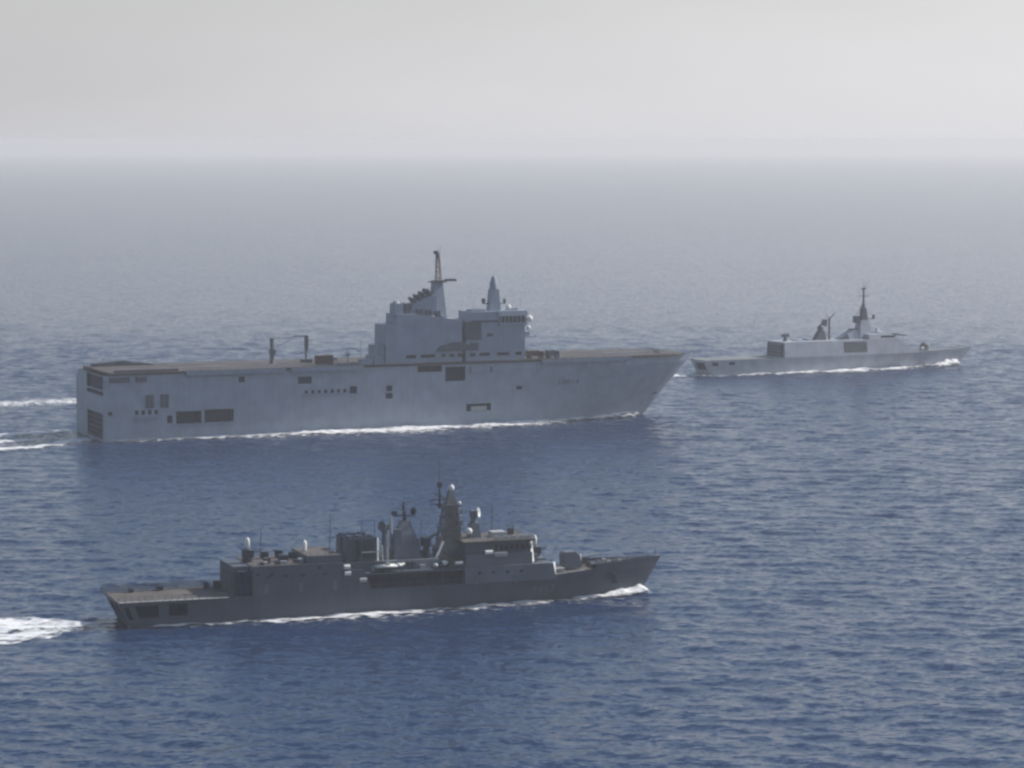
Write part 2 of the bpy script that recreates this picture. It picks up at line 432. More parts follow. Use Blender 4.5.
# ================================================================== SHIP 1: assault ship
MO, MA = (-133.5, 883.9), R(23.2)
ship = thing('assault_ship', 'biggest of the three ships, pale grey with a flat deck and tall block island', 'warship', (MO[0], MO[1], -.5), MA, 'warships sailing in formation')
ship.scale = (1.02, 1, 1)
def mX(s, z):
    k = sm((s - 150) / 40) if s > 150 else 0
    zz = min(max(z, -3), 22)
    return s + k * (zz * .82 if zz > 0 else zz * .2) * (s / 190) + (0 if s > 3 else 0)
def mB(s, z):
    t = min(1, max(0, z / 19))
    up = 16 * (1 - max(0, (s - 138) / (191.5 - 138)) ** 6.5 * .985) if s > 138 else 16
    lo = 15.2 * max(0.004, 1 - max(0, (s - 110) / 80) ** 2.1)
    k = t ** .85
    b = lo + (up - lo) * k
    return max(b, .05) if s < 189.9 or z > 12 else max(.05, up * k * 0.9)
def mD(s): return 21.2 - 2.9 * sm((s - 183.5) / 2.0)
ops = [(1.3, 2.6, 8.6, 9.9, .8)] + [(9.8 + 2.05 * i, 10.9 + 2.05 * i, 8.6, 10.0, .8) for i in range(4)]
ops += [(20, 21.7, 5.6, 8.0, .8), (22.9, 31.0, 5.3, 9.2, 2.5), (32.0, 41.4, 5.4, 9.4, 2.5),
        (43, 45, 17.8, 19.6, .5), (62.5, 67.0, 16.6, 18.9, .8)]
ops += [(64.8 + 2.15 * i, 65.8 + 2.15 * i, 13.3, 14.4, .5) for i in range(7)] + [(79.8, 82.2, 12.8, 15.2, .6)]
ops += [(92.2, 94.2, 13.1, 15.0, .6), (92.0, 94.4, 10.7, 12.6, .6),
        (102.8, 111.2, 19.0, 21.0, 2), (112.4, 119.3, 15.7, 20.4, 2.5), (119.9, 128.6, 5.5, 7.9, 1.2),
        (137.5, 139.5, 12.1, 13.2, .4)]
hull(ship, M['mis'], 190, mX, mB, mD, [-3., 0, 2, 4, 6, 8, 10, 12, 14, 16, 18, 19.5, 21.2], 21.2, ops, 96,
     transom_open=((-.955, .30, 14.8, 20.9, 1.2), (-.93, .30, 1.2, 9.2, 1.6)))
# boat bay and gallery frames, pale ledges below openings
ledge = MB()
for x0, x1, z in ((9.4, 17.6, 7.2), (22.5, 41.8, 4.9), (63.8, 82.6, 12.6), (120.5, 128.8, 17.9)):
    ledge.box(x0, x1, -16.25, -15.4, z, z + .3); ledge.box(x0, x1, 15.4, 16.25, z, z + .3)
ledge.split('side_ledge', M['mis2'], ship)
for x, z in ((120.9, 18.2), (128.2, 18.2)): MB().box(x, x + .4, -16.22, -15.7, z, z + 2.0).build('side_bracket', M['mesh'], ship)
MB().box(121.5, 127.0, -15.4, -14.9, 5.6, 7.0).build('bay_ladder', M['lgrey'], ship)
# lighter grey patch panels (doors) on the side
for x0, x1, z0, z1 in ((13.3, 15.7, 10.6, 14.8), (17.9, 20.4, 10.6, 14.8)):
    d_ = MB().box(x0, x1, -16.12, -15.5, z0, z1).build('side_door', M['mesh'], ship)
    MB().box(x0 + .9, x0 + 1.0, -16.2, -16.1, z0 + .3, z1 - .3).build('door_seam', M['mis'], d_)
# stern galleries
g = MB()
g.box(-.25, 1.0, -15.1, 4.7, 16.2, 16.6); g.box(-.25, .3, -15.2, 4.9, 14.5, 14.9)
g.build('stern_gallery', M['mis2'], ship)
g = MB()
for z in (2.6, 4.2, 5.8, 7.4): g.box(.5, .9, -14.6, 4.6, z, z + .35)
g.split('dock_gate_rail', M['mesh'], ship)
# flight deck
def mB2(s, z): return mB(s, 21.2) + .45
deck(ship, M['mis2'], 190, mX, mB, mD, .1, 'forecastle', 183)
prof = []
n = 70
vs = []; fs = []
for i in range(n + 1):
    s = 1.8 + (184.5 - 1.8) * i / n; x = mX(s, 22); b = mB2(s, 22)
    pb = b if s > 12 else b
    vs += [(x, -b, 21.2), (x, pb, 21.2), (x, pb, 22.0), (x, -b, 22.0)]
for i in range(n):
    a = 4 * i
    for k in range(4): fs.append((a + k, a + 4 + k, a + 4 + (k + 1) % 4, a + (k + 1) % 4))
fs += [(0, 1, 2, 3), (4 * n + 3, 4 * n + 2, 4 * n + 1, 4 * n)]
fd = MB().add(vs, fs).build('flight_deck', M['misdeck'], ship)
for x0, x1, y, w_ in ((10, 190, -1.5, .3), (10, 190, 12.5, .3)):
    xx = x0
    ln = MB()
    while xx < x1: ln.box(xx, xx + 6, y, y + w_, 22.0, 22.006); xx += 9
    ln.build('deck_marking', M['lgrey'], fd)
# deck-edge nets / catwalk
for s0, s1 in ((26, 58), (60, 84), (146, 178)):
    cw = MB()
    cw.box(s0, s1, -17.3, -16.3, 20.5, 20.7); cw.box(s0, s1, -17.35, -17.3, 20.6, 21.9)
    x = s0
    while x < s1: cw.box(x, x + .15, -17.4, -16.2, 20.2, 21.9); x += 3
    cw.build('deck_edge_walkway', M['mis2'], ship)
MB().box(.8, 12, 16.02, 21.5, -2, 19.6).box(.75, .95, 17.4, 18.6, 8.4, 9.6).build('stern_sponson', M['mis2'], ship)
b_ = MB().prism([(3.5, 22.0), (24, 22.0), (22, 22.6), (16, 23.1), (14, 23.8), (10, 23.4), (4, 23.0)], 11, 14.5)
b_.build('stern_lift_barrier', M['midg'], ship)
MB().box(3.6, 24, -14.8, -14.4, 22, 22.7).build('aft_deck_coaming', M['mesh'], ship)
for x0, x1 in ((1.8, 8), (10, 13.4)): MB().box(x0, x1, -16.6, -16.2, 19.0, 20.6).split('quarter_vent', M['mesh'], ship)
# raised forward edge, mooring opening and anchor
MB().box(176, 192, -.5, .5, 22, 22.2).box(191, 193, -7.5, -7, 22, 23.4).box(199.5, 203, -1.5, 1.5, 18.3, 19.2).split('bow_fitting', M['mis2'], ship)
an = MB(); an.box(191.6, 192.5, -5.2, -4.2, 8.2, 10.8); an.box(191, 193.2, -5.3, -4.3, 7.8, 8.5); an.build('anchor', M['midg'], ship)
rail(ship, [(150, -16.2, 22), (172, -15.9, 22), (186, -14.2, 22)], 1.0, 2.5, .05, M['mis2'])
rail(ship, [(26, -16.3, 22), (86, -16.3, 22)], 1.0, 3, .05, M['mis2'])

# island
isl = MB()
Y0, Y1 = -15.6, -5.0
isl.prism([(92, 22), (92.3, 34.6), (96, 34.6), (96.2, 38.0), (103, 38.0), (103, 37.8), (118.3, 35.6), (118.3, 22)], Y0, Y1)
isl.build('island_aft_block', M['mis2'], ship)
isf = MB()
isf.prism([(119.6, 22), (119.6, 35.4), (121.4, 35.6), (121.4, 38.2), (139.8, 38.2), (139.8, 34.6), (140.4, 33.8), (140.4, 22)], Y0 - .1, Y1 + .2)
isf.build('island_forward_block', M['mis2'], ship)
MB().prism([(118.3, 22), (118.3, 33), (119.6, 33), (119.6, 22)], Y0 + 2, Y1 - .5).build('island_passage', M['mesh'], ship)
MB().box(88.4, 92, -15.2, -6, 22, 24.6, .3, .3).box(89.3, 92, -14.8, -7, 24.6, 28.0).box(90.4, 91.3, -15.3, -14.9, 25, 27).split('island_step', M['mis2'], ship)
# windows rows
for i, (x0, x1) in enumerate(((99, 102.5), (104, 109), (111.2, 112.6), (114, 115.6), (116.8, 119.0), (121, 123), (124.4, 128), (130.5, 134.8), (137, 139.2))):
    wdw = MB().box(x0, x1, -15.72 if x0 > 119.6 else -15.62, -15.3, 23.6, 24.7).build('deck_level_window', M['glass'], ship)
    MB().box(x0 - .15, x1 + .15, -15.85, -15.5, 24.7, 24.9).build('window_hood', M['mis2'], wdw)
# bridge band
bw = MB().box(131.8, 140.52, Y0 - .5, Y1 + .4, 34.4, 36.6).build('bridge_window', M['glass'], ship)
mu = MB()
for x in np.arange(131.6, 140.7, 1.4): mu.box(x, x + .25, Y0 - .62, Y0 - .3, 34.3, 36.7)
for y in np.arange(Y0 - .5, Y1 + .4, 1.5): mu.box(140.4, 140.65, y, y + .25, 34.3, 36.7)
mu.build('window_mullion', M['mis2'], bw)
MB().box(130.7, 141.1, Y0 - .9, Y1 + .6, 36.6, 38.3, .3, .2).box(131.2, 141, Y0 - .8, Y1 + .6, 33.6, 34.4).build('bridge_roof', M['mis2'], ship)
MB().box(121.5, 131, Y0 - .25, Y0 + .4, 34.6, 35.4).box(119.3, 125, Y0 - .25, Y0 + .3, 29, 35).box(127, 129, Y0 - .3, Y0, 30, 31).box(121, 124, Y0 - .2, Y0 + .1, 25.5, 28).split('island_recess', M['mesh'], ship)
MB().box(140.4, 145.2, -14, -10.5, 29.2, 29.6).box(140.4, 143.2, -13, -11, 29.6, 31).build('bridge_wing_platform', M['mis2'], ship)
chamfer('sunlit_bridge_corner', M['lgrey'], ship, 140.4, 15.6, 31.5, 36.5, .9, 1.3)  # paler than the island: sunlight on the corner put into its colour
MB().sphere((142.4, -14.5, 35.4), 1.2).sphere((142.2, -14.2, 32.4), .8).build('satellite_dome', M['white'], ship, smooth=True)  # white balls stand in for the sunlit spot on the bridge front
# boat arch at the foot of the island: raised slab coloured dark for the recess shade
ar = MB().prism([(109, 25.6), (111, 27.3), (115, 28.4), (119, 28.4), (122, 26.4), (122, 25.6)], -16.1, -15.5)
ar.build('boat_recess_shade', M['mesh'], ship)
MB().prism([(110.5, 25.9), (112, 26.9), (115, 27.5), (115.6, 25.9)], -16.4, -16.0).build('life_raft', M['midg'], ship)
# funnel with slanted exhausts
fn = MB().prism([(101.5, 38), (102.8, 41.2), (108.5, 43.6), (110.6, 43.6), (110.6, 37)], -13, -7).build('funnel', M['mis2'], ship)
for i in range(4):
    bx, bz = 103.8 + 1.65 * i, 41.2 + .9 * i
    for y in (-12, -9.2):
        e = MB().tube((bx + 1.2, y, bz - 1.2), (bx - 1.3, y, bz + 1.9), .55, .55, 10).build('exhaust_pipe', M['midg'], ship)
MB().box(95.8, 98.8, -14.2, -9, 37, 41.4, .15, .15).build('aft_radome_base', M['mis2'], ship)
MB().lathe(97.2, -11.5, [(1.3, 38), (1.3, 41), (1.1, 41.8), (.5, 42.2), (.1, 42.3)]).build('aft_radome', M['mis2'], ship, smooth=True)
MB().box(99.4, 101.2, -14, -8, 38, 41.4).box(99.6, 101, -14.2, -13.6, 38.6, 40.8).build('exhaust_louvre', M['midg'], ship)
MB().box(103.5, 105.4, -14.4, -13, 36.8, 39.6).box(106.6, 108.3, -14.4, -13, 36.8, 39.2).box(110, 111.4, -14.4, -13, 36.8, 38.8).split('upper_deck_locker', M['midg'], ship)
# mainmast
mm = MB()
mm.add([(109.6, -13.0, 38), (114.2, -13.0, 36), (114.2, -8, 36), (109.6, -8, 38), (110.2, -11.8, 48.2), (113.2, -11.8, 48.2), (113.2, -9.2, 48.2), (110.2, -9.2, 48.2)],
       [(3, 2, 1, 0), (4, 5, 6, 7), (0, 1, 5, 4), (1, 2, 6, 5), (2, 3, 7, 6), (3, 0, 4, 7)])
mm.box(108.2, 110.6, -12, -9, 41.3, 41.8)
mast = mm.build('mainmast', M['mis2'], ship)
MB().box(109.6, 118.4, -10.9, -10.1, 48.2, 48.6).box(114.5, 118, -11.1, -9.9, 48.6, 49.0).box(109.4, 114.2, -13.0, -8, 47.9, 48.2).build('mast_yard', M['midg'], mast)
la = MB()
for (x, y) in ((111.3, -11.2), (113, -11.2), (111.3, -9.8), (113, -9.8)): la.tube((x, y, 48.2), (x * .5 + 55.9, y * .5 - 5.25, 56.5), .15, n=5)
for z in (49.6, 51.4, 53.2, 55.0): la.box(111.3, 112.7, -11.1, -9.9, z, z + .22)
for i, z in enumerate((48.4, 50.2, 52.0, 53.8)):
    la.tube((111.4, -11.1, z), (112.9, -9.9, z + 1.3), .09, n=4); la.tube((112.9, -11.1, z), (111.4, -9.9, z + 1.3), .09, n=4)
la.build('lattice_mast', M['rust'], mast)
MB().lathe(112, -10.5, [(.6, 55.6), (.8, 56.6), (.6, 57.6), (.1, 58.2)], 10).box(110.6, 112, -10.8, -10.2, 57.2, 58.3).tube((112.6, -10.5, 57), (112.9, -10.5, 60), .07).build('mast_sensor', M['midg'], mast)
# foremast
fm = MB().box(129.4, 133.2, -12.6, -9.2, 38.2, 45.4, .5, .5).lathe(131.3, -10.9, [(1.3, 45.3), (1.35, 46.8), (1.0, 48.2), (.6, 49.4), (.1, 49.8)], 12).build('foremast', M['mis2'], ship)
MB().box(127.4, 135.4, -11.2, -10.8, 40.4, 40.7).lathe(127.7, -11, [(.3, 40.7), (.7, 41.2), (.7, 42), (.2, 42.4)], 10).lathe(135.1, -11, [(.3, 40.7), (.6, 41.2), (.6, 41.8), (.2, 42.2)], 10).build('radar_arm', M['midg'], fm)
MB().sphere((135.6, -13.2, 39.3), .9).build('satellite_dome', M['white'], ship, smooth=True)
MB().box(122.5, 127, -14, -9, 38.2, 38.8).box(136.5, 139, -13, -9, 38.3, 39.0).tube((124, -12, 39), (124, -12, 42), .08, n=5).tube((140.5, -12, 39), (140.5, -12, 43.5), .08, n=5).split('roof_locker', M['mis2'], ship)
rail(ship, [(96.5, -15.4, 38), (102.8, -15.4, 38)], 1, 2, .05, M['mis2'])
rail(ship, [(121.6, -15.5, 38.2), (130.4, -15.5, 38.2)], 1, 2, .05, M['mis2'])
# crane
cr = MB().lathe(59.2, 0, [(1.1, 22), (.75, 23), (.6, 29.0), (.7, 30.4)], 12).box(58.4, 60.2, -.8, .8, 25, 26.6).build('deck_crane', M['midg'], ship)
MB().tube((59.3, 0, 27), (67, 0, 30.2), .1, .08, 6).tube((59.3, 0, 30.0), (70.6, 0, 31.0), .2, .15, 6).box(66.5, 71.0, -.3, .3, 30.5, 31.0).build('crane_boom', M['mis2'], cr)
MB().tube((70.6, 0, 22.2), (70.6, 0, 31), .3, .4, 8).box(69, 72.4, -1.2, 1.2, 22, 23.2).box(70.2, 71.3, -.4, .4, 26, 30.8).build('crane_post', M['midg'], cr)
# deck clutter belonging to the ship: vents, mast of landing aids
MB().box(84, 88, -15, -12, 22, 23.6).box(79, 83, 5, 8, 22, 23.1).tube((80.5, -12, 22), (80.5, -12, 26.6), .2, .12, 6).box(80, 81.2, -12.4, -11.6, 24.6, 25.6).tube((85, -12, 22), (85, -12, 30), .08, n=5).split('landing_aid', M['mis2'], ship)
text_part('L9014', 2.3, M['dmark'], ship, 152.6, 0, 13.2, (mX, mB))
MB().sphere((84.2, -13, 26.5), .7).build('satellite_dome', M['white'], ship, smooth=True)

def on(mo, ma, x, y, z):
    if mo is MO: x *= 1.02
    return (mo[0] + math.cos(ma) * x - math.sin(ma) * y, mo[1] + math.sin(ma) * x + math.cos(ma) * y, z)
bx = thing('deck_container', 'dark red brown box standing on the big ship flight deck beside the crane', 'container', on(MO, MA, 73.6, -9, 21.5), MA)
MB().box(-2.8, 2.8, -1.3, 1.3, .15, 3.0).build('container_body', M['rust'], bx, .05)
r_ = MB()
for x in np.arange(-2.6, 2.7, .5): r_.box(x, x + .18, -1.38, -1.28, .3, 2.85)
r_.split('corrugation', M['rust'], bx)
MB().box(-2.8, -2.3, -1.3, 1.3, 0, .15).box(2.3, 2.8, -1.3, 1.3, 0, .15).split('container_foot', M['midg'], bx)
def truck(x, y, label, mat, L=6.2):
    t_ = thing('deck_vehicle', label, 'vehicle', on(MO, MA, x, y, 21.5), MA)
    MB().box(-L / 2, L * .18, -1.2, 1.2, .8, 2.7, .1, .1).build('cargo_body', mat, t_, .06)
    c_ = MB().prism([(L * .2, .7), (L * .5, .7), (L * .5, 1.5), (L * .42, 2.4), (L * .2, 2.5)], -1.15, 1.15).build('cab', mat, t_, .05)
    MB().box(L * .24, L * .38, -1.19, 1.19, 1.55, 2.15).build('cab_window', M['glass'], c_)
    for sx in (-.33, .36):
        for sy in (-1.05, 1.05):
            MB().tube((L * sx, sy - .18, .5), (L * sx, sy + .18, .5), .5, n=14).build('wheel', M['midg'], t_)
    return t_
truck(145.0, -13.0, 'reddish brown truck parked on the flight deck just ahead of the island', M['rust'])
truck(151.0, -13.6, 'small dark grey truck ahead of the reddish truck on the flight deck', M['midg'], 4.4)

# ================================================================== SHIP 2: near dark frigate
KO, KA = (-75.82, 541.17), R(20.02)
fr = thing('frigate', 'dark grey frigate with white domes and a funnel block, nearest ship at the bottom', 'warship', (KO[0], KO[1], -.25), KA, 'warships sailing in formation')
def kX(s, z):
    x = s
    if s > 78: x += sm((s - 78) / 31) * max(z, -1) * .62
    if s < 8: x -= (1 - s / 8) * max(z, 0) * .48
    return x
def kB(s, z):
    t = min(1, max(0, z / 6))
    up = 7.0 * (1 - max(0, (s - 62) / 47.05) ** 2.7) if s > 62 else 7.0 - .7 * max(0, 1 - s / 30) ** 1.5
    lo = 6.5 * (1 - max(0, (s - 42) / 67.05) ** 1.8) if s > 42 else 6.6 - .7 * max(0, 1 - s / 30) ** 1.5
    return max(.03, lo + (up - lo) * t ** .8)
def kD(s): return 5.35 + 1.75 * max(0, (s - 74) / 35) ** 1.25
hull(fr, M['fri'], 109, kX, kB, kD, [-2.5, 0, 1, 2, 3, 4, 5, 5.35], 4.7,
     [(.5, 1.3, 1.8, 4.3, .6), (2.3, 5.9, 2.0, 4.4, 1.6), (7.6, 11.2, 2.1, 4.5, 1.6)], 90, transom_open=((-.7, -.15, 2.4, 4.4, 1.2), (.15, .7, 2.4, 4.4, 1.2)))
deck(fr, M['frideck'], 109, kX, kB, kD)
# knuckle / rubbing strake just below the deck edge, dark boot band
bw_ = MB(); n = 26; vs = []; fs = []
for i in range(n + 1):
    s = 95 + 14 * i / n; z = kD(s); h = 1.15 - .55 * i / n; x0, x1 = kX(s, z), kX(s, z + h)
    for sd in (-1, 1): vs += [(x0, sd * kB(s, z) * 1.0, z - .02), (x1, sd * (kB(s, z) + .08), z + h), (x1, sd * max(0, kB(s, z) - .08), z + h), (x0, sd * max(0, kB(s, z) - .12), z - .02)]
for i in range(n):
    for q in (0, 4):
        a, b = 8 * i + q, 8 * (i + 1) + q
        for k in range(4): fs.append((a + k, b + k, b + (k + 1) % 4, a + (k + 1) % 4))
bw_.add(vs, fs).build('bulwark', M['fri'], fr)
# hangar
hg = MB().prism([(24.2, 5.2), (24.2, 10.9), (42.6, 10.9), (42.6, 5.2)], -6.97, 6.97, (5.2, 10.9), .35).box(20.8, 24.2, -4.6, 6.3, 5.2, 10.8, .05, .2).build('hangar', M['fri'], fr)
dr = MB().box(20.65, 20.82, -3.6, 3.6, 5.3, 9.9)
for y in np.arange(-3.5, 3.6, .6): dr.box(20.5, 20.67, y, y + .28, 5.3, 9.9)
dr.build('hangar_door', M['fri2'], hg)
MB().box(24.0, 24.18, -6.5, -4.8, 5.3, 10.2).box(21.5, 23.9, -6.2, -4.7, 5.3, 10.0).box(22.4, 22.7, -6.4, -6.22, 5.3, 10.0).split('aft_locker', M['dark'], fr)
MB().box(24.4, 35.3, -6.4, 6.4, 10.9, 10.96).build('hangar_roof_walkway', M['frideck'], fr)
MB().prism([(35.6, 10.9), (35.6, 12.3), (42.6, 12.3), (42.6, 10.9)], -6.2, 6.2).build('raised_deckhouse', M['fri'], fr)
MB().box(35.8, 42.4, -6.0, 6.0, 12.3, 12.36).build('deckhouse_roof', M['frideck'], fr)
def ciws(x, y, z, parent):
    a = MB().lathe(x, y, [(1.15, z), (1.15, z + .8), (.9, z + 1.1), (.95, z + 2.4), (.7, z + 2.6)], 14).box(x - .9, x + 1.1, y - 1.0, y + 1.0, z + 1.0, z + 2.4).build('gun_mount', M['mdark'], parent)
    MB().lathe(x, y, [(.5, z + 2.4), (.5, z + 4.1), (.38, z + 4.6), (.12, z + 4.85)], 14).build('white_radome', M['white'], a, smooth=True)
    MB().tube((x + .8, y, z + 1.8), (x + 2.6, y, z + 2.1), .13, n=8).build('gun_barrel', M['mdark'], a)
ciws(24.9, 0, 11.0, fr); ciws(85.6, 0, 8.6, fr)
MB().lathe(36.9, 1.0, [(.5, 12.3), (.45, 12.8), (.5, 14.0), (.2, 14.6)], 10).build('satellite_dome', M['white'], fr, smooth=True)
lk = MB()
for x, y, a, b, h in ((27.5, -3.5, 1.2, 1.4, 1.1), (28.6, 2.5, 1.3, 1.5, 1.5), (31.0, -2.0, 1.7, 1.8, 1.3), (31.6, 3.0, 1.2, 1.2, 1.6), (34.2, 2.4, .9, 1.0, 1.2), (29.2, -5.4, .9, .8, .8), (33.0, -5.3, 1.0, .8, .8), (26.2, -5.6, .6, .6, .7)):
    lk.box(x, x + a, y, y + b, 10.9, 10.9 + h)
lk.split('roof_locker', M['mdark'], fr)
lk = MB()
for x, y, a, b, h in ((26.6, -5.0, 1.2, 1, .6), (30.2, -5.5, 1.4, .9, .7), (34.3, -4.6, .9, 1.6, .8), (32.2, 0, .8, .8, .6)): lk.box(x, x + a, y, y + b, 10.9, 10.9 + h)
lk.split('roof_box', M['lgrey'], fr)
rail(fr, [(24.4, -6.5, 10.9), (35.4, -6.5, 10.9)], 1.0, 1.6, .04); rail(fr, [(24.4, 6.5, 10.9), (35.4, 6.5, 10.9)], 1.0, 1.6, .04)
rail(fr, [(36, -6.1, 12.3), (42.4, -6.1, 12.3)], 1.0, 1.6, .04)
# flight deck nets and rails
for sd in (-1, 1):
    net = MB()
    for x in np.arange(-2.5, 19, 1.45):
        y0 = kB(max(0, x), 5.3)
        net.box(x, x + 1.3, sd * y0, sd * (y0 + 1.0), 5.28, 5.36)
        net.box(x, x + .12, sd * y0, sd * (y0 + 1.05), 5.2, 5.42)
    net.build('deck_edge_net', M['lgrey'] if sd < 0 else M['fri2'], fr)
rail(fr, [(-3.3, -6.1, 5.3), (-3.3, 6.1, 5.3)], 1.0, 1.2, .05)
rail(fr, [(-3.2, 6.2, 5.3), (8, 6.8, 5.3), (19, 6.9, 5.3)], 1.35, .45, .09, M['mdark'])
rail(fr, [(-2.5, -6.4, 5.3), (8, -6.8, 5.3), (20, -6.9, 5.3)], 1.0, 1.3, .05)
MB().box(19.4, 20.6, 5.2, 6.6, 5.3, 6.6).lathe(17.8, 5.2, [(.6, 5.3), (.6, 6.3), (.3, 6.6)], 10).box(8, 9.2, 5.6, 6.6, 5.3, 6.2).box(2.2, 3.0, 5, 6, 5.3, 6.1).split('deck_locker', M['mdark'], fr)
# midships: inset lower house, overhanging upper deck
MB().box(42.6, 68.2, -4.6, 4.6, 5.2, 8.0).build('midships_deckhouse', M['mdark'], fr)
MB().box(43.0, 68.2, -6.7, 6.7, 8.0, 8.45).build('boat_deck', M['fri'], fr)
MB().prism([(42.6, 5.2), (42.6, 9.5), (46.8, 9.2), (47.5, 8.0), (48.4, 5.2)], -6.95, -6.6).prism([(42.6, 5.2), (42.6, 9.5), (46.8, 9.2), (47.5, 8.0), (48.4, 5.2)], 6.6, 6.95).split('side_screen', M['fri'], fr)
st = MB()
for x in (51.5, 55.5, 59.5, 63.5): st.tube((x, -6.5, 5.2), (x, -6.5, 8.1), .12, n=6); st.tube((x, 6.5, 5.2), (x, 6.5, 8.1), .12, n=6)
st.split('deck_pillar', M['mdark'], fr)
MB().box(48, 64, -4.2, 4.2, 8.45, 10.2, .3, .3).build('upper_deckhouse', M['fri2'], fr)
rail(fr, [(48.5, -6.6, 8.45), (68, -6.6, 8.45)], 1.0, 1.6, .04)
rail(fr, [(48.5, -6.7, 5.3), (68, -6.7, 5.3)], 1.0, 1.6, .04)
# funnels
for sd in (-1, 1):
    f = MB(); y0, y1 = (.5, 3.6)
    f.add([(44.2, sd * y0, 10.3), (50.2, sd * y0, 10.3), (50.2, sd * y1, 10.3), (44.2, sd * y1, 10.3),
           (44.3, sd * (y0 + .3), 15.1), (50.6, sd * (y0 + .3), 15.2), (50.6, sd * (y1 + .2), 15.2), (44.3, sd * (y1 + .2), 15.1)],
          [(3, 2, 1, 0), (4, 5, 6, 7), (0, 1, 5, 4), (1, 2, 6, 5), (2, 3, 7, 6), (3, 0, 4, 7)])
    fo = f.build('funnel', M['fri'], fr, .08)
    c_ = MB()
    for x in (44.4, 46.3, 48.2): c_.box(x + .3, x + 1.6, sd * (y0 + .8), sd * (y1 - .2), 15.1, 15.45)
    c_.split('exhaust_outlet', M['dark'], fo)
    v = MB()
    for z in np.arange(11.3, 14.6, .45): v.box(46.6, 49.8, sd * y1, sd * (y1 + .12 + (z - 10) * .05), z, z + .2)
    v.box(46.3, 46.5, sd * (y1 + .1), sd * (y1 + .55), 10.6, 15.0)
    v.build('funnel_louvre', M['mdark'], fo)
MB().box(42.6, 52, -4.8, 4.8, 8.45, 10.35).build('funnel_casing', M['fri'], fr)
chamfer('sunlit_funnel_corner', M['lgrey'], fr, 50.65, 3.7, 10.3, 14.9, .55, .75)  # pale corner, sun on the funnel's forward edge put into the paint
MB().box(47, 51.6, -4.6, -4.4, 12.2, 12.45).tube((51.6, -4.4, 9), (51.4, -4.3, 13.5), .2, n=8).build('sunlit_funnel_edge', M['lgrey'], fr)  # pale strip added as the sunlit forward edge of the funnel
# aft director + tower mast
def director(x, y, z0, z1, face, parent, r=1.0, white=False):
    a = MB().lathe(x, y, [(1.1, z0), (.75, z0 + (z1 - z0) * .5), (.6, z1 - .6), (.8, z1 - .4), (.8, z1)], 12).box(x - .7, x + .7, y - .7, y + .7, z1, z1 + 1.1).build('radar_pedestal', M['fri2'], parent)
    MB().dish((x + face[0] * .75, y + face[1] * .75, z1 + .7), (face[0], face[1], .15), r, .35).build('radar_dish', M['white'] if white else M['fri2'], a)
director(53.0, -1.5, 8.4, 16.3, (-.8, -.6), fr, 1.05)
tw = MB().box(54.6, 60.6, -2.2, 2.2, 10.2, 15.0, 1.1, .7).box(55.7, 59.5, -1.5, 1.5, 15.0, 17.8, 1.0, .8).box(54.9, 56.4, -1.8, -1.0, 12, 16.2).box(58.9, 60.2, -1.8, -1.0, 12, 14.2).build('aft_tower', M['fri2'], fr)
MB().tube((57.6, 0, 17.4), (57.4, 0, 21.6), .5, .2, 8).box(55.3, 59.6, -.3, .3, 18.6, 18.85).lathe(59.5, 0, [(.2, 18.8), (.6, 19.2), (.6, 20.0), (.2, 20.3)], 10).box(55, 55.9, -.5, .5, 18.9, 19.7).tube((57.2, -2.2, 19.8), (57.2, 2.2, 19.8), .1, n=6).build('tower_antenna', M['mdark'], tw)
MB().tube((55.2, 1.5, 12), (55.2, 1.5, 18.4), .25, n=6).build('vent_pipe', M['lgrey'], fr)
# crane / small director between the masts
MB().lathe(61.6, -2, [(1.2, 8.4), (.9, 10), (.7, 13), (.9, 13.6)], 10).box(60.6, 62.3, -2.8, -1.2, 12.6, 14.4).tube((61.6, -2, 13.8), (63.6, -2, 15.0), .35, .25, 8).box(63.0, 64.2, -2.6, -1.4, 11.3, 12.1).lathe(63.6, -2, [(.4, 8.4), (.4, 11.4)], 8).build('decoy_launcher', M['mdark'], fr)
MB().sphere((64.4, -4.9, 9.4), .75, zs=.7).sphere((62.4, -5.4, 9.1), .55, zs=.7).build('life_raft', M['white'], fr, smooth=True)
# main mast
mk = MB()
def tap(mb, a, b):
    (x0, x1, y0, y1, z0), (X0, X1, Y0_, Y1_, z1) = a, b
    mb.add([(x0, y0, z0), (x1, y0, z0), (x1, y1, z0), (x0, y1, z0), (X0, Y0_, z1), (X1, Y0_, z1), (X1, Y1_, z1), (X0, Y1_, z1)],
           [(3, 2, 1, 0), (4, 5, 6, 7), (0, 1, 5, 4), (1, 2, 6, 5), (2, 3, 7, 6), (3, 0, 4, 7)])
tap(mk, (63.2, 69.8, -2.2, 2.2, 8.4), (64.9, 69.2, -1.6, 1.6, 13.2))
tap(mk, (65.6, 68.8, -1.0, 1.0, 13.2), (66.5, 68.2, -.55, .55, 20.6))
cs = [((64.9, -1.6), (66.2, -1.0)), ((69.2, -1.6), (68.7, -1.0)), ((69.2, 1.6), (68.7, 1.0)), ((64.9, 1.6), (66.2, 1.0))]
def lv(i, f): (a, b), (c, d) = cs[i % 4]; return (a + (c - a) * f, b + (d - b) * f, 13.2 + 7.4 * f)
for i in range(4):
    mk.tube(lv(i, 0), lv(i, 1), .2, .16, 6)
    for k in range(5):
        mk.tube(lv(i, k / 5), lv(i + 1, (k + 1) / 5), .09, n=4); mk.tube(lv(i + 1, k / 5), lv(i, (k + 1) / 5), .09, n=4); mk.tube(lv(i, k / 5), lv(i + 1, k / 5), .1, n=4)
tap(mk, (66.4, 68.5, -.9, .9, 20.6), (66.9, 67.9, -.5, .5, 23.4))
M['mastp'] = paint('pale_mast_grey', (0.19, 0.185, 0.185), .6, .2, .8, .1)  # one paler, warmer grey for the mast
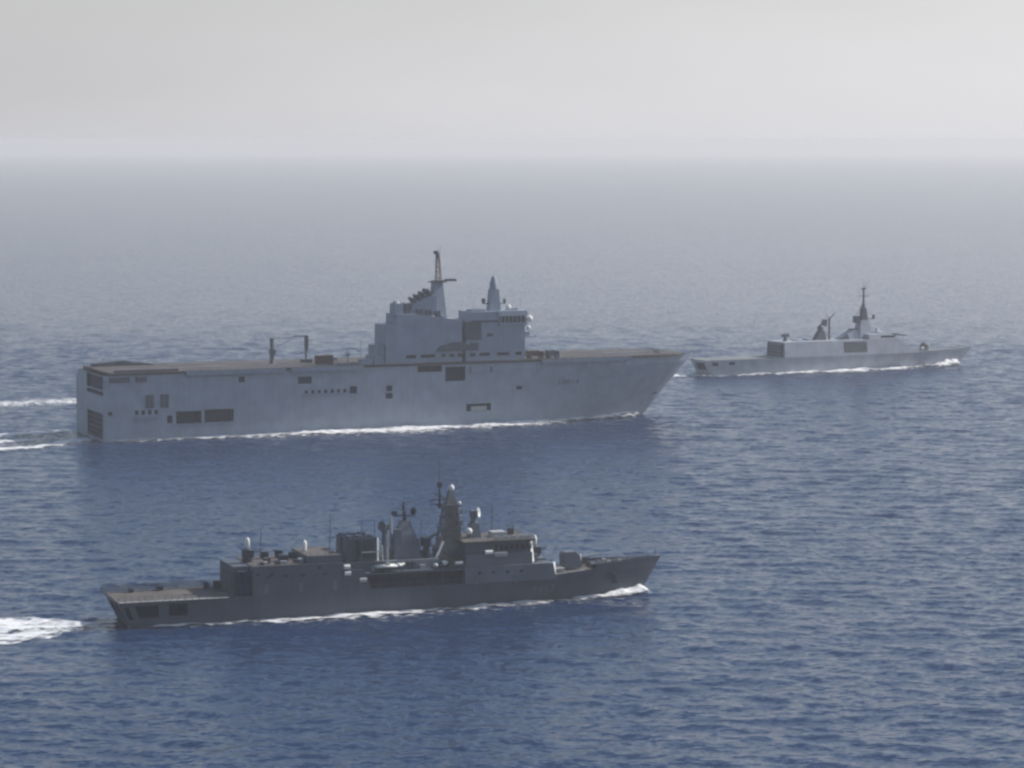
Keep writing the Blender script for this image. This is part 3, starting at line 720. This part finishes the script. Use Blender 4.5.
mast = mk.build('main_mast', M['mastp'], fr)
pf = MB()
for z, a in ((15.6, 1.5), (18.0, 1.3), (20.4, 1.3)): pf.box(65.4, 68.3 + a, -a, a, z, z + .16)
pf.box(68.6, 69.6, -.8, .8, 18.6, 19.6); pf.box(64.2, 65.4, -1.8, -1.0, 15.4, 16.4); pf.box(68.4, 69.5, -1.6, -.9, 16.4, 17.4)
pf.split('mast_platform', M['fri2'], mast)
chamfer('sunlit_mast_corner', M['lgrey'], mast, 68.75, 1.25, 14.4, 20.0, .3, .4, .15)  # lighter than the mast: its sunlit forward side is painted in
MB().lathe(67.6, 0, [(.4, 23.3), (.62, 23.7), (.6, 24.1), (.35, 24.5), (.1, 24.6)], 12).sphere((68.9, -1.1, 20.9), .4).sphere((70.6, -2.2, 15.2), .7).build('mast_dome', M['white'], mast, smooth=True)
MB().tube((65.1, 0, 19.8), (65.1, 0, 24.6), .28, .16, 6).tube((65.1, 0, 24.5), (65.0, 0, 30.4), .10, .05, 5).box(64.3, 66.9, -.3, .3, 20.4, 20.75).tube((62.8, 0, 21.5), (66.4, 0, 21.7), .12, n=6).tube((65.1, -3, 22.4), (65.1, 3, 22.4), .11, n=6).box(64.7, 65.5, -.4, .4, 24.2, 25.2).build('pole_mast', M['mdark'], mast)
MB().tube((62.8, -2.8, 9), (65.0, -2.2, 13.4), .28, n=8).build('mast_strut', M['white'], mast)
sg = MB()
for a, b in (((65.1, -2.9, 22.4), (61.8, -4.2, 9.2)), ((65.1, 2.9, 22.4), (61.8, 4.2, 9.2)), ((65.1, 0, 24.4), (58.5, 0, 17.6)), ((68, 0, 22), (73.5, 0, 14.2))): sg.tube(a, b, .035, n=4)
sg.split('signal_halyard', M['fri2'], mast)
# bridge
MB().prism([(68.2, 5.2), (68.2, 8.5), (87.2, 8.5), (87.8, 5.2)], -6.97, 6.97, (5.2, 8.5), .25).build('forward_deckhouse', M['fri2'], fr)
MB().box(68.6, 82.9, -6.2, 6.2, 8.5, 10.9, .05, .1).build('bridge_base', M['fri2'], fr)
bl = MB().box(68.6, 82.6, -5.7, 5.7, 10.9, 13.2).build('bridge', M['fri'], fr)
gw = MB().box(74.5, 82.75, -5.85, 5.85, 11.6, 12.6).build('bridge_window', M['glass'], bl)
mu = MB()
for x in np.arange(74.4, 82.8, 1.15): mu.box(x, x + .2, -5.95, 5.95, 11.55, 12.65)
for y in np.arange(-5.9, 5.95, 1.17): mu.box(82.7, 82.85, y, y + .2, 11.55, 12.65)
mu.build('window_mullion', M['fri2'], gw)
MB().box(68.3, 83.5, -6.2, 6.2, 13.2, 13.55).build('bridge_roof', M['frideck'], bl)
chamfer('sunlit_bridge_corner', M['white'], bl, 82.9, 6.0, 8.7, 12.9, 1.0, 1.5, .5)  # white coat paints the sunlight on the bridge's front corner
chamfer('sunlit_deckhouse_corner', M['white'], fr, 87.3, 6.75, 5.7, 8.5, .9, 1.2, .1)  # corner whitened, the sun on it is held in the colour
MB().box(74.6, 77.2, -7.0, -6.1, 10.4, 11.2).box(74.6, 77.2, 6.1, 7.0, 10.4, 11.2).split('bridge_wing', M['lgrey'], bl)
MB().tube((72.6, -6.4, 11.3), (74.2, -6.4, 11.3), .45, n=10).build('life_raft', M['white'], fr)
MB().tube((66.2, -6.3, 9.4), (67.8, -6.3, 9.4), .42, n=10).build('life_raft', M['lgrey'], fr)
lk = MB()
for x in (75.2, 77, 78.8, 80.4, 81.8): lk.box(x, x + .9, -5.4, -4.6, 13.55, 14.3)
lk.box(76, 79, -1.5, 1.5, 13.55, 14.6)
lk.split('roof_box', M['lgrey'], fr)
MB().tube((81.9, 3, 13.5), (81.9, 3, 15.6), .1, n=5).tube((79.4, -3, 13.5), (79.4, -3, 15.4), .12, n=5).box(80.5, 81.4, 1, 2.2, 13.55, 14.9).build('signal_lamp', M['mdark'], fr)
rail(fr, [(70.5, -6.1, 13.55), (83.4, -6.1, 13.55), (83.4, 6.1, 13.55)], .9, 1.4, .045, M['lgrey'])
director(72.4, 0, 13.5, 18.0, (.8, -.6), fr, 1.0, True)
MB().box(71.2, 73.6, -1.3, 1.3, 13.5, 16.6, .4, .4).build('director_base', M['fri2'], fr)
MB().box(83.4, 87.0, -3, 3, 8.5, 9.0).box(84, 84.6, -4.5, -3.8, 8.5, 10.2).box(84.2, 84.8, 3.8, 4.4, 8.5, 10.0).build('gun_platform', M['fri2'], fr)
rail(fr, [(83.2, -6.6, 8.5), (87.1, -6.6, 8.5)], 1.0, 1.2, .04)
# missile launcher cells amidships
ml = MB()
for i in range(4): ml.tube((66.0 + .9 * i, -3.4, 11.0), (64.6 + .9 * i, 2.6, 11.9), .38, n=8)
ml.split('missile_canister', M['fri2'], fr)
# main gun
zg = kD(93.5) - .1
gt = MB().lathe(93.6, 0, [(2.0, zg), (2.0, zg + .35)], 18).prism([(91.7, zg + .35), (91.5, zg + 2.9), (91.9, zg + 3.55), (94.2, zg + 3.6), (95.3, zg + 2.6), (95.6, zg + .35)], -1.55, 1.55, (zg, zg + 3.6), .25).build('gun_turret', M['fri2'], fr, .12)
MB().box(95.25, 95.5, -1.2, 1.2, zg + .6, zg + 2.7, 0, 0, -.12).build('turret_face', M['white'], gt)  # turret front whitened to paint the sun on it
MB().tube((95.2, 0, zg + 2.0), (100.6, 0, zg + 2.6), .2, .12, 10).build('gun_barrel', M['fri2'], gt)
MB().prism([(88.5, 6.0), (91.2, 6.1), (91.2, 6.7), (88.5, 6.6)], -3, -1).build('ammunition_hatch', M['lgrey'], fr)
chamfer('turret_corner', M['lgrey'], gt, 95.2, 1.5, zg + .4, zg + 3.0, .55, .8, .1)  # lighter plate carries painted sunlight on the turret's corner
eg = MB(); 
for i in range(8):
    s = 87.8 + i * .9; eg.box(s, s + .9, -kB(s, 6) - .02, -kB(s, 6) + .35, kD(s) - .1, kD(s) + .12)
eg.build('deck_edge_strip', M['lgrey'], fr)
MB().lathe(101.5, -1.4, [(.5, 6.4), (.3, 6.9), (.5, 7.5)], 10).lathe(101.5, 1.4, [(.5, 6.4), (.3, 6.9), (.5, 7.5)], 10).lathe(104.5, 0, [(.4, 6.5), (.25, 7.0), (.4, 7.5)], 10).split('capstan', M['lgrey'], fr)
MB().box(98.2, 99.8, -2.8, 2.8, 6.3, 6.9).box(97, 98, -3.6, -2.6, 6.3, 7.3).tube((112.3, 0, 7.0), (112.6, 0, 9.6), .07, n=5).split('foredeck_fitting', M['mdark'], fr)
MB().box(101.6, 102.2, -3.6, -3.0, 3.4, 5.0).box(101.3, 102.5, -3.7, -3.1, 3.1, 3.6).build('anchor', M['mdark'], fr)
rail(fr, [(96, -5.2, 7.4), (102, -3.4, 7.5), (110, -.8, 7.7)], .7, 1.3, .04, M['lgrey'])
# whip antennas
wh = MB()
for x, y, z0, z1 in ((40.5, -4.5, 12.3, 20.4), (46.8, -5.2, 10, 18.6), (52.2, 3.5, 10, 17.5), (29, 5.5, 10.9, 17), (78, 5, 13.5, 19.5), (62.4, 4.5, 8.4, 17)): wh.tube((x, y, z0), (x + .2, y, z1), .11, .06, 5)
wh.split('whip_antenna', M['mdark'], fr)
MB().tube((42.9, -6.6, 8.7), (44.2, -6.6, 8.7), .55, n=12).tube((42.9, -6.5, 9.9), (44.1, -6.5, 9.9), .5, n=12).build('life_raft', M['white'], fr)
MB().tube((46.0, -6.9, 7.2), (47.4, -6.9, 7.2), .45, n=12).build('life_raft', M['lgrey'], fr)
# portholes, faint doors on the side
pm = MB()
for x, z in ((25, 9.2), (27.8, 9.1), (37.5, 9.9), (71, 7.0), (74, 7.0), (77, 7.0), (80, 7.0)): pm.box(x, x + .5, -7.0, -6.6, z, z + .5)
pm.split('porthole', M['dark'], fr)
text_part('F453', 2.1, M['mark'], fr, 83.2, 0, 2.3, (kX, kB))
for x, z, y in ((26.5, 6.4, 6.93), (33.5, 6.4, 6.93), (40.5, 6.4, 6.93), (70.2, 5.9, 6.98), (78.5, 5.9, 6.98)):
    MB().box(x, x + .8, -y - .03, -y + .2, z - .9, z + .9).build('side_door', M['fri2'], fr)
for x in (27.0, 30.5, 34.0, 38.5): MB().box(x, x + .9, -6.93, -6.6, 8.6, 9.2, 0, .03).build('side_vent', M['mdark'], fr)
rr = random.Random(5)
for k in range(16):
    x = rr.uniform(48.5, 66); y = rr.choice((-1, 1)) * rr.uniform(4.5, 6); h = rr.uniform(.5, 1.5)
    MB().box(x, x + rr.uniform(.4, 1.3), y, y + rr.uniform(.4, .9), 8.45, 8.45 + h).build('deck_fitting', M[rr.choice(('fri2', 'mdark', 'lgrey', 'fri'))], fr)
for k in range(7):
    x = rr.uniform(49, 62); y = rr.uniform(-3.4, 3); MB().box(x, x + rr.uniform(.5, 1.4), y, y + rr.uniform(.5, 1), 10.2, 10.2 + rr.uniform(.5, 1.8)).build('deck_fitting', M[rr.choice(('fri2', 'mdark'))], fr)
for k in range(9):
    x = rr.uniform(96, 107); y = rr.uniform(-1, 1) * (108 - x) * .28; MB().box(x, x + .35, y, y + .35, 6.2, 7.3 + rr.uniform(0, .4)).build('bollard', M['fri2'], fr)
# boat stowed amidships
bt = thing('rigid_inflatable_boat', 'small pale rimmed boat stowed amidships on the dark frigate below its funnel', 'boat', on(KO, KA, 52.6, -5.6, 8.5), KA)
tb = MB()
for sd in (-1, 1):
    pts = [(-2.9, sd * .75, .75), (1.4, sd * .8, .8), (2.5, sd * .45, .95), (3.0, 0, 1.05)]
    for a, b in zip(pts, pts[1:]): tb.tube(a, b, .24, n=10)
tb.build('inflatable_tube', M['white'], bt, smooth=True)
MB().prism([(-2.8, .55), (-2.5, .1), (1.6, .05), (2.8, .85)], -.6, .6).build('boat_hull', M['mdark'], bt)
MB().box(-.8, .1, -.3, .3, .5, 1.5, .1).box(-.8, -.7, -.3, .3, 1.5, 1.9).build('console', M['lgrey'], bt)

# ================================================================== SHIP 3: far pale frigate
LO, LA = (73.78, 1119.01), R(25.78)
lf = thing('stealth_frigate', 'pale smooth sided frigate with a slim mast, beyond the bow of the big ship', 'warship', (LO[0], LO[1], -.2), LA, 'warships sailing in formation')
def lX(s, z):
    x = 4.2 + s * (37 - 4.2) / 37 if s < 37 else s
    if s > 98: x += sm((s - 98) / 26) * (max(z, -1) * .95 + 2.2)
    if s < 6: x -= (1 - s / 6) * max(z, 0) * .5
    return x
def lB(s, z):
    t = min(1, max(0, z / 6.6))
    up = 7.5 * (1 - max(0, (s - 70) / 54.05) ** 2.4) if s > 70 else 7.5 - .6 * max(0, 1 - s / 30)
    lo = 6.9 * (1 - max(0, (s - 50) / 74.05) ** 1.8) if s > 50 else 6.9 - 1.0 * max(0, 1 - s / 30)
    return max(.03, lo + (up - lo) * t)
def lD(s): return 6.5 + .9 * max(0, (s - 95) / 29)
hull(lf, M['laf'], 124, lX, lB, lD, [-2.5, 0, 1.5, 3, 4.5, 6, 6.5], 6.0, [(1.5, 3.5, 4.2, 5.6, .6), (8, 11, 4.4, 5.6, .5)], 70, transom_open=((-.6, .6, 2.4, 5.2, 1.0),))
deck(lf, M['lafdeck'], 124, lX, lB, lD)
MB().prism([(37.0, 6.4), (37.4, 12.6), (92.0, 12.6), (101.5, 6.5)], -7.45, 7.45, (6.4, 12.6), 1.1).build('superstructure', M['laf'], lf)
MB().box(36.85, 37.1, -6.2, 6.2, 6.6, 11.9).box(36.8, 36.95, -4.7, -4.4, 6.5, 12).box(36.8, 36.95, 4.4, 4.7, 6.5, 12).build('hangar_door', M['mesh'], lf)
hb = MB()
for z in (7.6, 8.8, 10.0, 11.2): hb.box(36.78, 36.9, -4.5, 4.5, z, z + .2)
hb.split('hangar_door_rib', M['laf'], lf)
for sd in (-1, 1):
    c_ = MB().prism([(65.4, 7.6), (65.4, 11.9), (76.6, 11.9), (76.6, 7.6)], min(sd * 7.3, sd * 6.2), max(sd * 7.3, sd * 6.2), (7.6, 11.9), 0)
    o = MB(); a0, a1 = 7.45 - 1.1 * (7.6 - 6.4) / 6.2, 7.45 - 1.1 * (11.9 - 6.4) / 6.2
    o.add([(65.4, sd * (a0 + .04), 7.6), (76.6, sd * (a0 + .04), 7.6), (76.6, sd * (a1 + .04), 11.9), (65.4, sd * (a1 + .04), 11.9),
           (65.4, sd * (a0 - .3), 7.6), (76.6, sd * (a0 - .3), 7.6), (76.6, sd * (a1 - .3), 11.9), (65.4, sd * (a1 - .3), 11.9)],
          [(0, 1, 2, 3), (4, 5, 6, 7), (0, 1, 5, 4), (1, 2, 6, 5), (2, 3, 7, 6), (3, 0, 4, 7)])
    o.build('boat_bay_curtain', M['mesh'], lf)
br = MB().prism([(78, 12.6), (78, 14.6), (89.2, 14.6), (92.0, 13.2), (92.6, 12.6)], -6.3, 6.3, (12.6, 14.6), .5).build('bridge', M['laf'], lf)
MB().box(84, 90.6, -6.2, 6.2, 13.2, 13.9).build('bridge_window', M['glass'], br)
MB().prism([(89.8, 13.9), (96.5, 13.4), (97.5, 13.7), (91, 14.6)], -5, 1.5).build('missile_deck_shield', M['midg'], lf)
MB().prism([(66.0, 12.6), (73.4, 16.4), (75.6, 16.4), (76.8, 12.6)], -2.4, 2.4, (12.6, 16.4), .5).build('funnel', M['laf'], lf)
MB().box(72.6, 75.2, -1.6, 1.6, 16.4, 16.8).build('funnel_cap', M['midg'], lf)
MB().prism([(64.8, 12.6), (69.6, 14.8), (70.5, 12.6)], -3.2, -2.5).build('missile_launcher', M['midg'], lf)
# main mast
lm = MB().box(75.6, 82.0, -3.0, 3.0, 12.6, 20.2, 1.2, 1.2).build('main_mast', M['laf'], lf)
MB().box(77.6, 80.6, -1.2, 1.2, 20.2, 25.2, .6, .4).lathe(79.1, 0, [(.8, 25), (.45, 28), (.35, 33.6)], 8).box(76.3, 81.6, -.25, .25, 30.0, 30.3).box(78.4, 79.8, -.8, .8, 32.9, 33.4).tube((79.1, 0, 33), (79.1, 0, 37), .12, .06, 5).box(74.6, 77.4, -1, 1, 19.2, 22).box(80.6, 84.5, -.3, .3, 20.5, 20.8).lathe(84, 0, [(.3, 20.8), (.7, 21.3), (.5, 22.4)], 8).build('radar_mast', M['midg'], lm)
MB().tube((77, 0, 31), (82.4, 0, 36.5), .06, n=4).tube((76, 0, 22.5), (78.6, 0, 27), .15, n=5).build('yard_arm', M['mesh'], lm)
MB().lathe(85.8, 0, [(1.0, 14.6), (1.1, 15.4), (.5, 16.8)], 10).box(84.6, 89, -3, 3, 14.6, 15.2).build('director_dome', M['laf'], lf)
# aft mast
MB().box(55.2, 60.4, -1.6, 1.6, 12.6, 16.6, 1.5, .5, .8).lathe(58.4, 0, [(1.2, 16.0), (1.4, 17.8), (.7, 18.8)], 8).box(58.6, 61.2, -.7, .7, 18.2, 21.0, .4, .1, .5).build('aft_director', M['midg'], lf)
MB().tube((62.6, 0, 12.6), (62.6, 0, 21.4), .5, .35, 8).tube((62.6, 0, 21), (65.4, 0, 23.6), .25, .15, 6).tube((62.6, 0, 21), (60.8, 0, 23.4), .2, .12, 6).build('aft_mast', M['mesh'], lf)
MB().lathe(41.6, 0, [(1.2, 12.6), (.6, 13.6), (.6, 14.6)], 10).box(40.2, 43.2, -1, 1, 14.3, 15.7, .4, .2).tube((40.6, 0, 15.0), (38.6, 0, 15.5), .12, n=6).build('aft_gun', M['midg'], lf)
MB().box(46, 48, -3, 3, 12.6, 13.1).box(51, 53, -2, 2, 12.6, 13.4).split('roof_locker', M['laf'], lf)
# gun
zg = lD(109) - .1
g_ = MB().lathe(109.3, 0, [(1.9, zg), (2.0, zg + .5), (1.9, zg + 1.9), (1.4, zg + 2.8), (.5, zg + 3.2)], 14).build('gun_turret', M['midg'], lf, smooth=True)
MB().box(110.9, 111.4, -1.2, 1.2, zg + .3, zg + 2.4, .1, .2).sphere((107.4, -1.4, zg + .9), .7).build('turret_face', M['white'], g_)
chamfer('turret_corner', M['white'], g_, 110.0, 1.9, zg + .4, zg + 2.7, .9, 1.2, .2)
MB().tube((111, 0, zg + 1.6), (116.6, 0, zg + 2.3), .18, .12, 8).build('gun_barrel', M['mesh'], g_)
rail(lf, [(102, -5.4, 6.8), (112, -4.1, 7.1), (124, -1.4, 7.4)], .9, 1.5, .05, M['laf'])
rail(lf, [(2, -6.6, 6.4), (10, -7.1, 6.4), (36, -7.4, 6.4)], .9, 1.5, .04, M['laf'])

# ================================================================== WAKES
def ship_foam(xl, yl, B, L, bow, edge, seed, bowh, wscale=1.0, gate=None):
    """white water hugging the hull on both sides"""
    b = B(xl); d = np.abs(yl) - b
    n = fbm(xl * .07 + 5, yl * .12 + 9, seed); n2 = fbm(xl * .4, yl * .5, seed + 9)
    w_ = edge(xl) * wscale
    den = np.exp(-np.clip(d - .2 - w_ * .3, 0, None) / np.maximum(w_ * .55, .05)) * (d > -1.2) * (w_ > .05)
    den = den * (.75 + .75 * n) * (.8 + .5 * n2)
    if gate is not None: den = den * gate(xl)
    h = den * bowh(xl) * (.45 + 1.0 * fbm(xl * .7, yl * .9, seed + 3))
    return den, h

def lin(xs, ys): return lambda x: np.interp(x, xs, ys)
# near frigate
kb = lin(*zip(*[(s, kB(s, .3)) for s in np.linspace(0, 109, 40)]))
def kfoam(x, y):
    edge = lin([-4, 5, 20, 40, 55, 62, 75, 88, 94, 101, 106, 110, 112], [1.5, 1.6, 2.6, 4.6, 5.0, 3.4, 4.4, 3.8, 2.2, 2.2, 2.8, 2.0, 0])
    den, h = ship_foam(x, y, kb, 109, 0, edge, 11, lin([0, 92, 100, 106, 109.5, 111.5], [.25, .25, .4, .8, .9, .1]),
                       gate=lin([-6, 0, 8, 22, 34, 44, 58, 64, 72, 80, 90, 93, 97, 103, 111], [.2, .35, .75, .5, 1, 1.05, .9, .5, 1, .95, .5, .65, 1.05, 1.4, 1.4]))
    den = den * ((x > -1) & (x < 112))
    # bow wave arm drifting away from the bow
    off = 7.5 + (105 - x) * .13; arm = np.exp(-((np.abs(y) - off) / 1.0) ** 2) * ((x > 60) & (x < 100)) * .30 * fbm(x * .15, y * .3, 3)
    den = np.maximum(den, arm * 1.1)
    return den, h
foam('wake_foam', 'thin broken white foam along the waterline of the dark frigate', KO, KA, (-2, 113), (-22, 22), kfoam, .4)
def kwake(x, y):
    u = -x; w_ = np.clip(1.8 + (u - 5) * .62, 1.8, 14) + u * .02
    n = fbm(x * .06, y * .25, 21); n2 = fbm(x * .35, y * .6, 23)
    c = np.exp(-(y / w_) ** 4) * SS(2.5, 9, u) * (.15 + 1.35 * n) * (.6 + .7 * n2) * 1.35
    edge = np.exp(-((np.abs(y) - w_ * 1.05) / (.9 + u * .01)) ** 2) * SS(0, 5, u) * .62 * (.35 + n)
    return np.maximum(c, edge), .25 * c
foam('stern_wash', 'broad churned white wash behind the stern of the dark frigate', KO, KA, (-170, 0), (-24, 24), kwake, .5)
# assault ship
mb_ = lin(*zip(*[(s, mB(s, .3)) for s in np.linspace(0, 190, 60)]))
def mfoam(x, y):
    edge = lin([0, 20, 60, 90, 105, 120, 140, 150, 165, 178, 186, 191, 193], [2.6, 4.0, 7.0, 10, 11, 8, 9.5, 9, 6, 5, 4.4, 2.8, 0])
    den, h = ship_foam(x, y, mb_, 190, 0, edge, 41, lin([0, 150, 175, 186, 191, 193], [.5, .6, .8, 1.4, 1.4, .1]),
                       gate=lin([0, 6, 22, 40, 60, 85, 108, 120, 140, 150, 165, 175, 192], [.35, .7, .65, .85, 1.1, 1.15, 1.15, .8, 1.0, 1.15, .7, 1.3, 1.5]))
    den = den * ((x > -1) & (x < 193))
    off = 16 + (182 - x) * .12; arm = np.exp(-((np.abs(y) - off) / 1.6) ** 2) * ((x > 90) & (x < 175)) * .32 * fbm(x * .1, y * .2, 7)
    return np.maximum(den, arm), h
foam('wake_foam', 'bright white foam line along the waterline of the big flat decked ship', MO, MA, (-2, 195), (-44, 44), mfoam, .6)
def mwake(x, y):
    u = -x
    n = fbm(x * .05, y * .12, 51); n2 = fbm(x * .25, y * .4, 53)
    y1 = 22 - np.minimum(u, 40) * .22; y2 = -(3 + np.minimum(u, 24) * .85)
    e = np.exp(-((y - y1) / 3.0) ** 2) * .9 + np.exp(-((y - y2) / 3.2) ** 2) * 1.0 + np.exp(-((y - 3 + u * .2) / 3.5) ** 2) * SS(14, 28, u) * .9
    c = np.exp(-(y / 20) ** 6) * .45
    d = (e * (.55 + .9 * n) + c * (.35 + 1.1 * n)) * SS(-1, 4, u) * (.75 + .5 * n2)
    return d, .25 * d
foam('stern_wash', 'streaky white wash trailing behind the stern of the big flat decked ship', MO, MA, (-110, 1), (-40, 40), mwake, .7)
# far frigate
lb_ = lin(*zip(*[(s, lB(s, .3)) for s in np.linspace(0, 124, 40)]))
def lfoam(x, y):
    edge = lin([0, 20, 40, 60, 75, 90, 104, 110, 118, 125, 127], [1.6, 2.4, 4.5, 6, 6, 6.5, 3.4, 3.2, 4.4, 3.0, 0])
    den, h = ship_foam(x, y, lb_, 124, 0, edge, 61, lin([0, 100, 112, 120, 125, 127], [.4, .5, .8, 1.6, 1.6, .1]),
                       gate=lin([0, 8, 15, 22, 30, 45, 58, 75, 82, 92, 102, 107, 114, 127], [.8, .5, .5, .8, .5, .9, 1.1, 1.15, .8, 1.25, .7, .6, 1.35, 1.5]))
    return den * ((x > -1) & (x < 127)), h
foam('wake_foam', 'white foam along the waterline of the far pale frigate', LO, LA, (-2, 129), (-28, 28), lfoam, .6)
def lwake(x, y):
    u = -x; n = fbm(x * .06, y * .2, 71)
    c = np.exp(-(y / (5 + u * .03)) ** 4) * SS(-5, 0, u) * (.65 + .8 * n) * (1 - .45 * SS(20, 160, u))
    return c, .3 * c
foam('stern_wash', 'short white wash behind the stern of the far pale frigate', LO, LA, (-420, 5), (-24, 24), lwake, .8)
